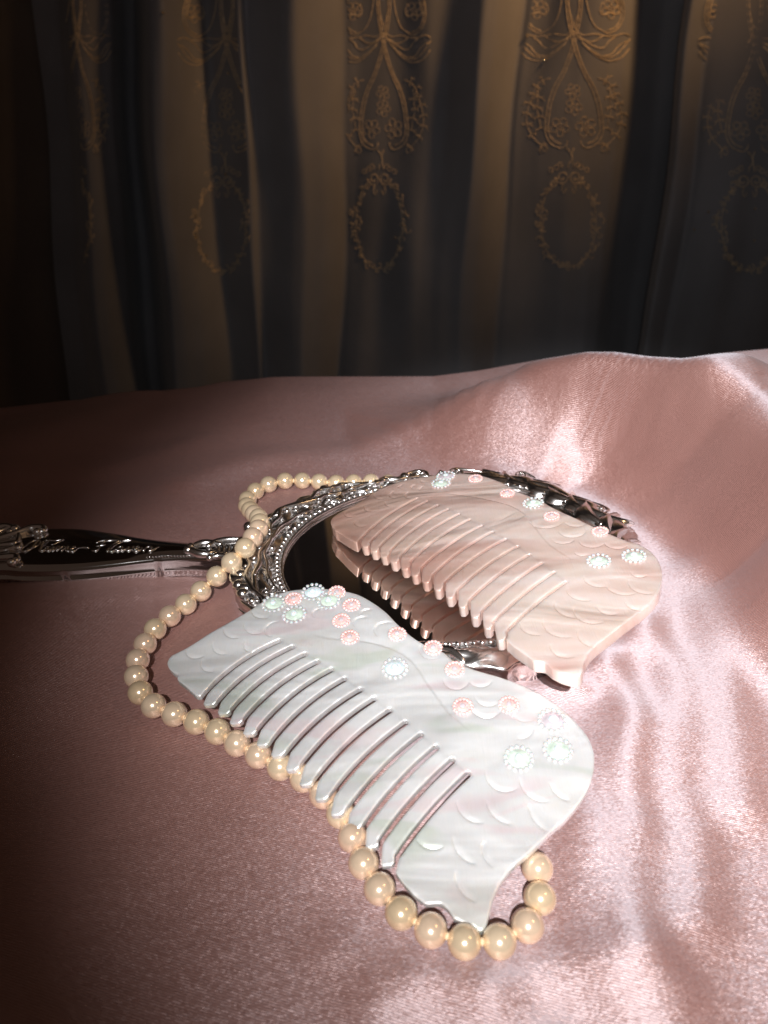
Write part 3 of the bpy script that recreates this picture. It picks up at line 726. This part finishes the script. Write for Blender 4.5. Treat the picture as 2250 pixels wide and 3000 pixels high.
for px, k in [((1157, 1958), 'c'), ((1520, 2222), 'g'), ((1634, 2198), 'g'), ((1618, 2111), 'f'), ((801, 1769), 'g'), ((862, 1801), 'g'), ((917, 1736), 'c'), ((963, 1761), 'g'),
              ((860, 1756), 'p'), ((987, 1737), 'p'), ((1030, 1774), 'p'), ((1000, 1819), 'p'), ((1025, 1868), 'p'), ((1164, 1859), 'p'), ((1269, 1899), 'p'), ((1332, 1962), 'p'), ((1356, 2071), 'p'), ((1491, 2066), 'p')]:
    stone(COMB1, place1, S1.N, px, k)
for px, k in [((1306, 1396), 'f'), ((1292, 1417), 'g'), ((1562, 1475), 'g'), ((1754, 1644), 'g'), ((1857, 1630), 'g'), ((1393, 1403), 'p'), ((1486, 1446), 'p'), ((1616, 1513), 'p'), ((1758, 1558), 'p')]:
    stone(COMB2, place2, S2.N, px, k)

# ================================================================ hand mirror
GZ = .0098
MC = np.array([.0259, .2655])
ang = math.atan2(.3098, .9508)
MIR = empty('hand_mirror', (MC[0], MC[1], 0)); tag(MIR, 'ornate silver hand mirror with scrollwork frame and engraved handle, lying face up', 'mirror')
def r_in(t):
    a, b = .0664, .0550; c, s = np.cos(t - ang), np.sin(t - ang); return a * b / np.sqrt((b * c) ** 2 + (a * s) ** 2)
outp = [(717, 1567), (802, 1496), (848, 1487), (903, 1464), (945, 1443), (988, 1430), (1030, 1427), (1114, 1422), (1177, 1409), (1396, 1383), (1468, 1379), (1553, 1396), (1619, 1410), (1661, 1436), (1703, 1454), (1740, 1472), (1794, 1507), (1836, 1527), (1874, 1560), (1870, 1595), (1517, 1947), (1462, 1953), (1384, 1956), (1324, 1938), (700, 1750), (690, 1705)]
oa, orr = [], []
for p in outp:
    q = at(*p, .011)[:2] - MC; oa.append(math.atan2(q[1], q[0]) % (2 * math.pi)); orr.append(np.hypot(*q))
od = sorted(zip(oa, orr)); oa = np.array([x[0] for x in od]); orr = np.array([x[1] for x in od])
ratio = orr / r_in(oa)
def r_out(t):
    q = np.interp(np.mod(t, 2 * math.pi), np.r_[oa[-1] - 2 * math.pi, oa, oa[0] + 2 * math.pi], np.r_[ratio[-1], ratio, ratio[0]])
    return r_in(t) * q
TH = np.linspace(0, 2 * math.pi, 721)[:-1]
ro = r_out(TH); k = np.ones(13) / 13; ro = np.convolve(np.r_[ro[-6:], ro, ro[:6]], k, 'valid')
ro = ro * (1 + .012 * np.sin(TH * 26) + .008 * np.sin(TH * 41 + 1))
def RO(t): return float(np.interp(t % (2 * math.pi), np.r_[TH, 2 * math.pi], np.r_[ro, ro[0]]))
def ringpt(t, f, z):
    """f 0 = glass edge, 1 = outer edge"""
    ri = float(r_in(t)); r = ri + (RO(t) - ri) * f
    return np.array([MC[0] + r * math.cos(t), MC[1] + r * math.sin(t), z])
# frame ring
fr = np.array([0, .03, .07, .11, .16, .24, .32, .42, .52, .62, .72, .80, .88, .94, .98, 1.0, 1.0, .985, .99, .96, .955, .9])
fz = np.array([.0096, .0108, .0110, .0104, .0102, .0108, .0118, .0127, .0131, .0130, .0124, .0117, .0112, .0110, .0106, .0100, .0080, .0076, .0045, .0040, .0012, .0006])
VV = []
for t in TH:
    for k_, (f_, z_) in enumerate(zip(fr, fz)):
        p = ringpt(t, f_, z_)
        if 4 <= k_ <= 12:
            p[2] += .0006 * math.sin(t * 26 + f_ * 7) * math.sin(f_ * 6.3 + 1.3 * math.sin(t * 13))
        VV.append(p)
nf = len(fr); nT = len(TH); Fs = []
for i in range(nT):
    j = (i + 1) % nT
    for k_ in range(nf - 1): Fs.append((i * nf + k_, i * nf + k_ + 1, j * nf + k_ + 1, j * nf + k_))
put('frame', VV, Fs, M_chrome, MIR)
# glass and its bevelled lip
put('glass', [(MC[0], MC[1], GZ)] + [ringpt(t, .01, GZ) for t in TH], [(0, 1 + i, 1 + (i + 1) % nT) for i in range(nT)], M_glass, MIR, False)
mb = MB(); mb.tube([ringpt(t, .035, .0112) for t in TH[::2]], .0007, 8, closed=True); mb.build('rim', M_chrome, MIR)
# back shell
put('back_shell', [(MC[0], MC[1], .0004)] + [ringpt(t, .9, .0006) for t in TH[::4]], [(0, 1 + (i + 1) % (nT // 4), 1 + i) for i in range(nT // 4)], M_chrome, MIR)
# bead row
mb = MB(); mb.ball((0, 0, 0), .00115, 10, 6); meb = bpy.data.meshes.new('bead'); meb.from_pydata(mb.v, [], mb.f); meb.polygons.foreach_set('use_smooth', [True] * len(meb.polygons)); meb.materials.append(M_chrome)
LEN = [0.]
tt = np.linspace(0, 2 * math.pi, 2000); PP = np.array([ringpt(t, .13, .0113) for t in tt]); Lc = np.r_[0, np.cumsum(np.linalg.norm(np.diff(PP, axis=0), axis=1))]
nb = 140
for k_ in range(nb):
    t = float(np.interp(Lc[-1] * k_ / nb, Lc, tt))
    share('bead', meb, Matrix.Translation(Vector(ringpt(t, .13, .0116))), MIR)
# scrolls
def frame_at(t, f):
    p = ringpt(t, f, 0); q = ringpt(t + .01, f, 0); T = (q - p); T /= np.linalg.norm(T); return p, T, np.array([-T[1], T[0], 0]) * -1   # outward normal
def scroll(t, f, size, sgn, z, turns=1.35, tail=1.8):
    p, T, O = frame_at(t, f); T = T * sgn
    P = []; R = []
    for a in np.linspace(0, 1, 34):
        w = a * turns * 2 * math.pi; r = size * (1 - .80 * a)
        P.append(p + (T * math.sin(w) * r + O * math.cos(w) * r) + np.array([0, 0, z + .0010 * a])); R.append(size * .24 * (1 - .45 * a))
    # tail sweeping back along the frame
    tl = []; tr_ = []
    for a in np.linspace(1, 0, 16)[:-1]:
        tl.append(p + O * size * (1 - .9 * a * a) + -T * size * tail * a * 1.5 + np.array([0, 0, z - .0008 * a])); tr_.append(size * .24 * (1 - .8 * a))
    mb = MB(); mb.tube(tl + P, np.array(tr_ + R), 8); mb.ball(P[-1] + np.array([0, 0, .0003]), size * .26, 10, 7)
    mb.build('scroll', M_chrome, MIR)
def leaf(t, f, ln, wd, yaw, z, hgt=.0016):
    p, T, O = frame_at(t, f); d = T * math.cos(yaw) + O * math.sin(yaw); n = np.array([-d[1], d[0], 0])
    V_ = []; F_ = []; m = 14; cs = 9
    for i in range(m + 1):
        a = i / m; w = wd * math.sin(math.pi * min(1, a * .92 + .05)) ** .8
        bend = n * ln * .22 * math.sin(a * math.pi)
        for j in range(cs):
            b = j / (cs - 1) * 2 - 1
            zz = z + hgt * (1 - b * b) * math.sin(math.pi * a) ** .5 + .0004 * math.cos(b * 9) + .0009 * a * a
            V_.append(p + d * (a - .4) * ln + bend + n * b * w + np.array([0, 0, zz - .0007 * a * a]))
    for i in range(m):
        for j in range(cs - 1):
            q = i * cs + j; F_.append((q, q + cs, q + cs + 1, q + 1))
    put('leaf', V_, F_, M_chrome, MIR)
R2 = random.Random(11)
def vis(t): return True
for k_ in range(22):
    t = 2 * math.pi * k_ / 22 + R2.uniform(-.03, .03)
    dg = math.degrees(t) % 360
    if dg < 78 or 250 < dg: continue           # that stretch is leafy
    scroll(t, .72, .0046 * R2.uniform(.85, 1.1), 1 if k_ % 2 else -1, .0124, 1.25, 2.2)
    scroll(t + .13, .34, .0027 * R2.uniform(.85, 1.1), -1 if k_ % 2 else 1, .0120, 1.2)
    if k_ % 2 == 0:
        b = MB(); q = ringpt(t + .12, .93, .0128); b.ball(q, .0024, 16, 10); b.ball(ringpt(t + .18, .90, .0125), .0014, 12, 8); b.ball(ringpt(t + .06, .90, .0125), .0014, 12, 8); b.build('knob', M_chrome, MIR)
# long bands sweeping round with the frame
for (t0, t1, f0, f1, f2, rr) in [(1.45, 2.35, .25, .55, .95, .0011), (1.7, 2.5, .90, .60, .30, .0010), (2.25, 3.0, .30, .62, .92, .0013), (2.45, 3.15, .95, .66, .28, .0011), (2.85, 3.75, .26, .50, .90, .0014), (3.0, 3.9, .48, .74, .40, .0012),
                                 (3.3, 4.2, .90, .60, .28, .0011), (2.6, 3.6, .22, .36, .24, .0009), (2.05, 2.75, .52, .82, .60, .0012)]:
    tt_ = np.linspace(0, 1, 40); P = [ringpt(t0 + (t1 - t0) * a, (1 - a) ** 2 * f0 + 2 * a * (1 - a) * (2 * f1 - (f0 + f2) / 2) + a * a * f2, .0128 + .0012 * math.sin(math.pi * a)) for a in tt_]
    mb = MB(); mb.tube(P, .72 * rr * (.3 + .9 * np.sin(math.pi * tt_) ** .7), 9); mb.ball(P[-1], rr * 1.2, 12, 8); mb.build('scroll', M_chrome, MIR)
for k_ in range(44):
    t = 2 * math.pi * k_ / 44 + R2.uniform(-.02, .02); dg = math.degrees(t) % 360
    if 82 < dg < 250:
        scroll(t, R2.uniform(.46, .58), .0019 * R2.uniform(.85, 1.2), R2.choice((-1, 1)), .0134, 1.3, 1.4)
        b = MB(); b.ball(ringpt(t + .04, R2.choice((.22, .82)), .0130), .0008, 10, 6); b.build('knob', M_chrome, MIR)
for k_ in range(26):
    t = 2 * math.pi * k_ / 26 + R2.uniform(-.03, .03); dg = math.degrees(t) % 360
    if dg < 82 or dg > 250: continue
    leaf(t, R2.uniform(.42, .66), R2.uniform(.010, .015), .0022, R2.uniform(.2, .7) * R2.choice((-1, 1)), .0116, .0020)
# leafy, twisted stretch at the right and along the near edge
for k_ in range(23):
    t = math.radians(-112 + k_ * 8.4 + R2.uniform(-1.0, 1.0))
    near_ = k_ < 10
    leaf(t, .64 if near_ else R2.uniform(.48, .60), R2.uniform(.013, .016) if near_ else R2.uniform(.017, .023), R2.uniform(.0034, .0042) if near_ else R2.uniform(.0042, .0056), .34 + R2.uniform(-.22, .22), .0106, R2.uniform(.0026, .0036))
    if k_ % 2: leaf(t + .05, R2.uniform(.78, .86), R2.uniform(.011, .015), R2.uniform(.0026, .0036), -.25 + R2.uniform(-.3, .3), .0106, .0026)
    if k_ % 4 == 0 and k_ > 10: scroll(t + .03, .78, .0034, R2.choice((-1, 1)), .0120)
# ---- handle
hs = [(-330, 1600, 1640), (-300, 1578, 1658), (-220, 1560, 1668), (-120, 1552, 1666), (0, 1548, 1660), (60, 1546, 1664), (151, 1543, 1664), (241, 1545, 1660), (332, 1558, 1651), (422, 1574, 1641), (500, 1583, 1635), (580, 1588, 1634), (640, 1582, 1638), (690, 1570, 1648), (730, 1560, 1656)]
HT = np.array([at(u, a_, .0095)[:2] for u, a_, b_ in hs]); HB = np.array([at(u, b_, .0095)[:2] for u, a_, b_ in hs])
HT = resample(catmull(HT, 8), .002); HB2 = resample(catmull(HB, 8), .002)
nn_ = min(len(HT), 110); HT = HT[np.linspace(0, len(HT) - 1, nn_).astype(int)]; HB2 = HB2[np.linspace(0, len(HB2) - 1, nn_).astype(int)]
prof = [(0, .0006), (.0, .0030), (-.02, .0034), (.0, .0038), (.0, .0072), (.01, .0086), (.04, .0093)] + [(x, .0093 + .0017 * math.sin(math.pi * (x - .04) / .92)) for x in np.linspace(.1, .9, 11)] + [(.96, .0093), (.99, .0086), (1., .0072), (1., .0038), (1.02, .0034), (1., .0030), (1., .0006)]
VV = []
for a_, b_ in zip(HT, HB2):
    for f_, z_ in prof:
        q = a_ + (b_ - a_) * f_; VV.append((q[0], q[1], z_))
npf = len(prof); Fs = []
for i in range(nn_ - 1):
    for k_ in range(npf - 1): Fs.append((i * npf + k_, (i + 1) * npf + k_, (i + 1) * npf + k_ + 1, i * npf + k_ + 1))
Fs.append(tuple(range(npf))); Fs.append(tuple((nn_ - 1) * npf + k_ for k_ in range(npf))[::-1])
HND = put('handle', VV, Fs, M_handle, MIR)
# raised script on the handle
strokes = [[(210, 355), (235, 340), (290, 302), (345, 278), (388, 290), (375, 322), (320, 350), (262, 362)], [(200, 372), (232, 385), (285, 368), (330, 325), (362, 285)],
           [(385, 378), (405, 345), (455, 300), (470, 284), (448, 280), (415, 310), (392, 350), (385, 374), (410, 380), (440, 362)],
           [(440, 362), (470, 340), (450, 372), (475, 378), (505, 355), (525, 338), (505, 372), (515, 380)],
           [(480, 275), (540, 280), (615, 268), (560, 300), (500, 325)],
           [(515, 380), (545, 350), (575, 336), (560, 362), (552, 378)], [(560, 370), (595, 345), (625, 338), (605, 365), (600, 380)], [(600, 375), (640, 345), (662, 340), (645, 370), (660, 380), (690, 365)],
           [(680, 368), (715, 352), (735, 340), (710, 340), (680, 362), (678, 380), (710, 384), (745, 362), (770, 345)],
           [(780, 350), (820, 346), (865, 351)],
           [(895, 372), (935, 378), (962, 350), (990, 305), (1040, 283), (1100, 275), (1190, 280), (1275, 272)], [(940, 305), (970, 286), (1050, 272)], [(935, 335), (985, 328), (1030, 320)],
           [(1040, 384), (1058, 350), (1110, 308), (1170, 282), (1185, 292), (1130, 318), (1085, 350), (1065, 378), (1090, 384), (1120, 365)],
           [(1120, 372), (1150, 345), (1185, 340), (1180, 360), (1145, 380), (1118, 376)],
           [(1185, 345), (1172, 378), (1215, 365), (1250, 342), (1235, 376), (1270, 368), (1300, 335)],
           [(1300, 368), (1340, 352), (1350, 340), (1320, 344), (1298, 368), (1312, 382), (1350, 372), (1385, 350)],
           [(1390, 378), (1415, 350), (1440, 340), (1475, 345), (1455, 368), (1450, 382), (1490, 365), (1545, 340)]]
def htop(u, v):
    p = at(u, v, .0110); return p
ml = MB()
for st_ in strokes:
    P = resample(catmull([at(.3014 * a_, 1500 + .3014 * b_, .0108) for a_, b_ in st_], 5), .0006)
    if len(P) > 2: ml.tube(P, np.full(len(P), .00042) * (1 + .35 * np.sin(np.linspace(0, math.pi, len(P)))), 6)
ml.build('lettering', M_chrome, MIR)
# bead line along the handle's lower edge and leaf ornaments
mbd = MB()
for u in np.arange(430, 640, 9.): mbd.ball(at(u, float(np.interp(u, [430, 500, 580, 640], [1632, 1629, 1629, 1634])), .0100), .00036, 6, 4)
mbd.build('bead_line', M_chrome, MIR)
def flourish(name, pts, r0, z=.0112, knob=True):
    P = catmull([at(u, v, z) for u, v in pts], 7); n = len(P); R = r0 * (.35 + .65 * np.sin(np.linspace(.25, 2.6, n)))
    mb = MB(); mb.tube(P, R, 8)
    if knob: mb.ball(P[-1], r0 * 1.15, 12, 8)
    mb.build(name, M_chrome, MIR)
flourish('scroll', [(-60, 1590), (-10, 1580), (40, 1565), (90, 1548), (125, 1547), (128, 1556), (110, 1560)], .0017)
flourish('scroll', [(-60, 1640), (-20, 1636), (20, 1632), (45, 1632), (50, 1642), (35, 1648)], .0017)
flourish('scroll', [(-60, 1600), (0, 1598), (45, 1592), (55, 1575), (53, 1560)], .0013)
flourish('scroll', [(-40, 1618), (10, 1614), (45, 1604), (58, 1596), (54, 1606)], .0014)
flourish('scroll', [(-30, 1575), (-5, 1560), (20, 1550), (42, 1548), (30, 1558)], .0014)
flourish('scroll', [(-60, 1560), (-30, 1552), (20, 1545), (45, 1552)], .0020)
flourish('leaf_spray', [(640, 1612), (610, 1622), (585, 1622), (560, 1614), (552, 1612)], .0018, .0112, True)
flourish('leaf_spray', [(650, 1595), (615, 1590), (590, 1592), (560, 1603)], .0016, .0112)
flourish('leaf_spray', [(700, 1578), (665, 1580), (630, 1588), (612, 1600)], .0013, .0114)
flourish('leaf_spray', [(700, 1640), (670, 1632), (640, 1628), (615, 1634)], .0013, .0110)
for k_ in range(4): flourish('leaf_spray', [(632 + k_ * 15, 1596), (640 + k_ * 15, 1606), (636 + k_ * 15, 1618), (626 + k_ * 15, 1624)], .0010, .0112)
flourish('scroll', [(712, 1668), (700, 1672), (688, 1685), (694, 1700), (710, 1702), (716, 1690), (706, 1686)], .0024, .0122)
flourish('scroll', [(730, 1690), (745, 1705), (735, 1722), (712, 1724), (700, 1716)], .0022, .0122)

# ================================================================ pearl necklace
PR = .0041
pp = [(1240, 1425, .0038), (1180, 1422, .0038), (1118, 1419, .0038), (1055, 1416, .0038), (1009, 1417, .0038), (963, 1415, .0038), (915, 1410, .0038), (870, 1408, .0038), (823, 1410, .0038), (777, 1423, .0038), (741, 1445, .0038), (722, 1475, .0042),
      (738, 1500, .0085), (758, 1518, .0125), (760, 1544, .0160), (741, 1575, .0180), (707, 1620, .0180), (666, 1661, .0130), (620, 1702, .0075), (576, 1743, .0042), (531, 1781, .0038), (488, 1812, .0038), (453, 1845, .0038), (424, 1889, .0038), (404, 1932, .0038),
      (399, 1973, .0038), (405, 2016, .0038), (431, 2055, .0038), (478, 2080, .0038), (534, 2100, .0038), (594, 2122, .0038), (654, 2152, .0038), (712, 2188, .0038), (775, 2221, .0037), (838, 2255, .0037), (904, 2289, .0037), (953, 2333, .0037), (997, 2383, .0037), (1032, 2450, .0037), (1066, 2531, .0037),
      (1109, 2600, .0037), (1177, 2676, .0037), (1267, 2728, .0037), (1363, 2760, .0037), (1467, 2757, .0037), (1543, 2715, .0037), (1581, 2637, .0037), (1576, 2553, .0037), (1562, 2490, .0037)]
P3 = np.array([at(u, v, z) for u, v, z in pp])
P3[:, 2] += np.array([max(0, bz(p[0], p[1])) if z < .006 else 0 for p, (_, _, z) in zip(P3, pp)]) * .5
PATH = catmull(P3, 12)
L_ = np.r_[0, np.cumsum(np.linalg.norm(np.diff(PATH, axis=0), axis=1))]
spacing = .00838; npearl = int(L_[-1] / spacing)
NK = empty('pearl_necklace', tuple(P3[24])); NK.location.z = 0
tag(NK, 'strand of round cream pearls looping over the mirror neck and under the near comb', 'necklace')
mb = MB(); mb.ball((0, 0, 0), PR, 40, 26); mep = bpy.data.meshes.new('pearl'); mep.from_pydata(mb.v, [], mb.f); mep.polygons.foreach_set('use_smooth', [True] * len(mep.polygons)); mep.materials.append(M_pearl)
knots = MB(); sp_ = []
for k_ in range(npearl + 1):
    s_ = k_ * spacing; q = [float(np.interp(s_, L_, PATH[:, c])) for c in range(3)]; sp_.append(q)
    M_ = Matrix.Translation(q) @ Matrix.Rotation(random.uniform(0, 6), 4, 'Z') @ Matrix.Rotation(random.uniform(0, 6), 4, 'X') @ Matrix.Diagonal((1, 1, random.uniform(.975, 1.01), 1))
    share('pearl', mep, M_, NK)
sp_ = np.array(sp_)
knots.tube(resample(sp_, .002), .00045, 6)
for a_, b_ in zip(sp_[:-1], sp_[1:]): knots.ball((a_ + b_) / 2, .0010, 8, 6)
knots.build('string', M_string, NK)
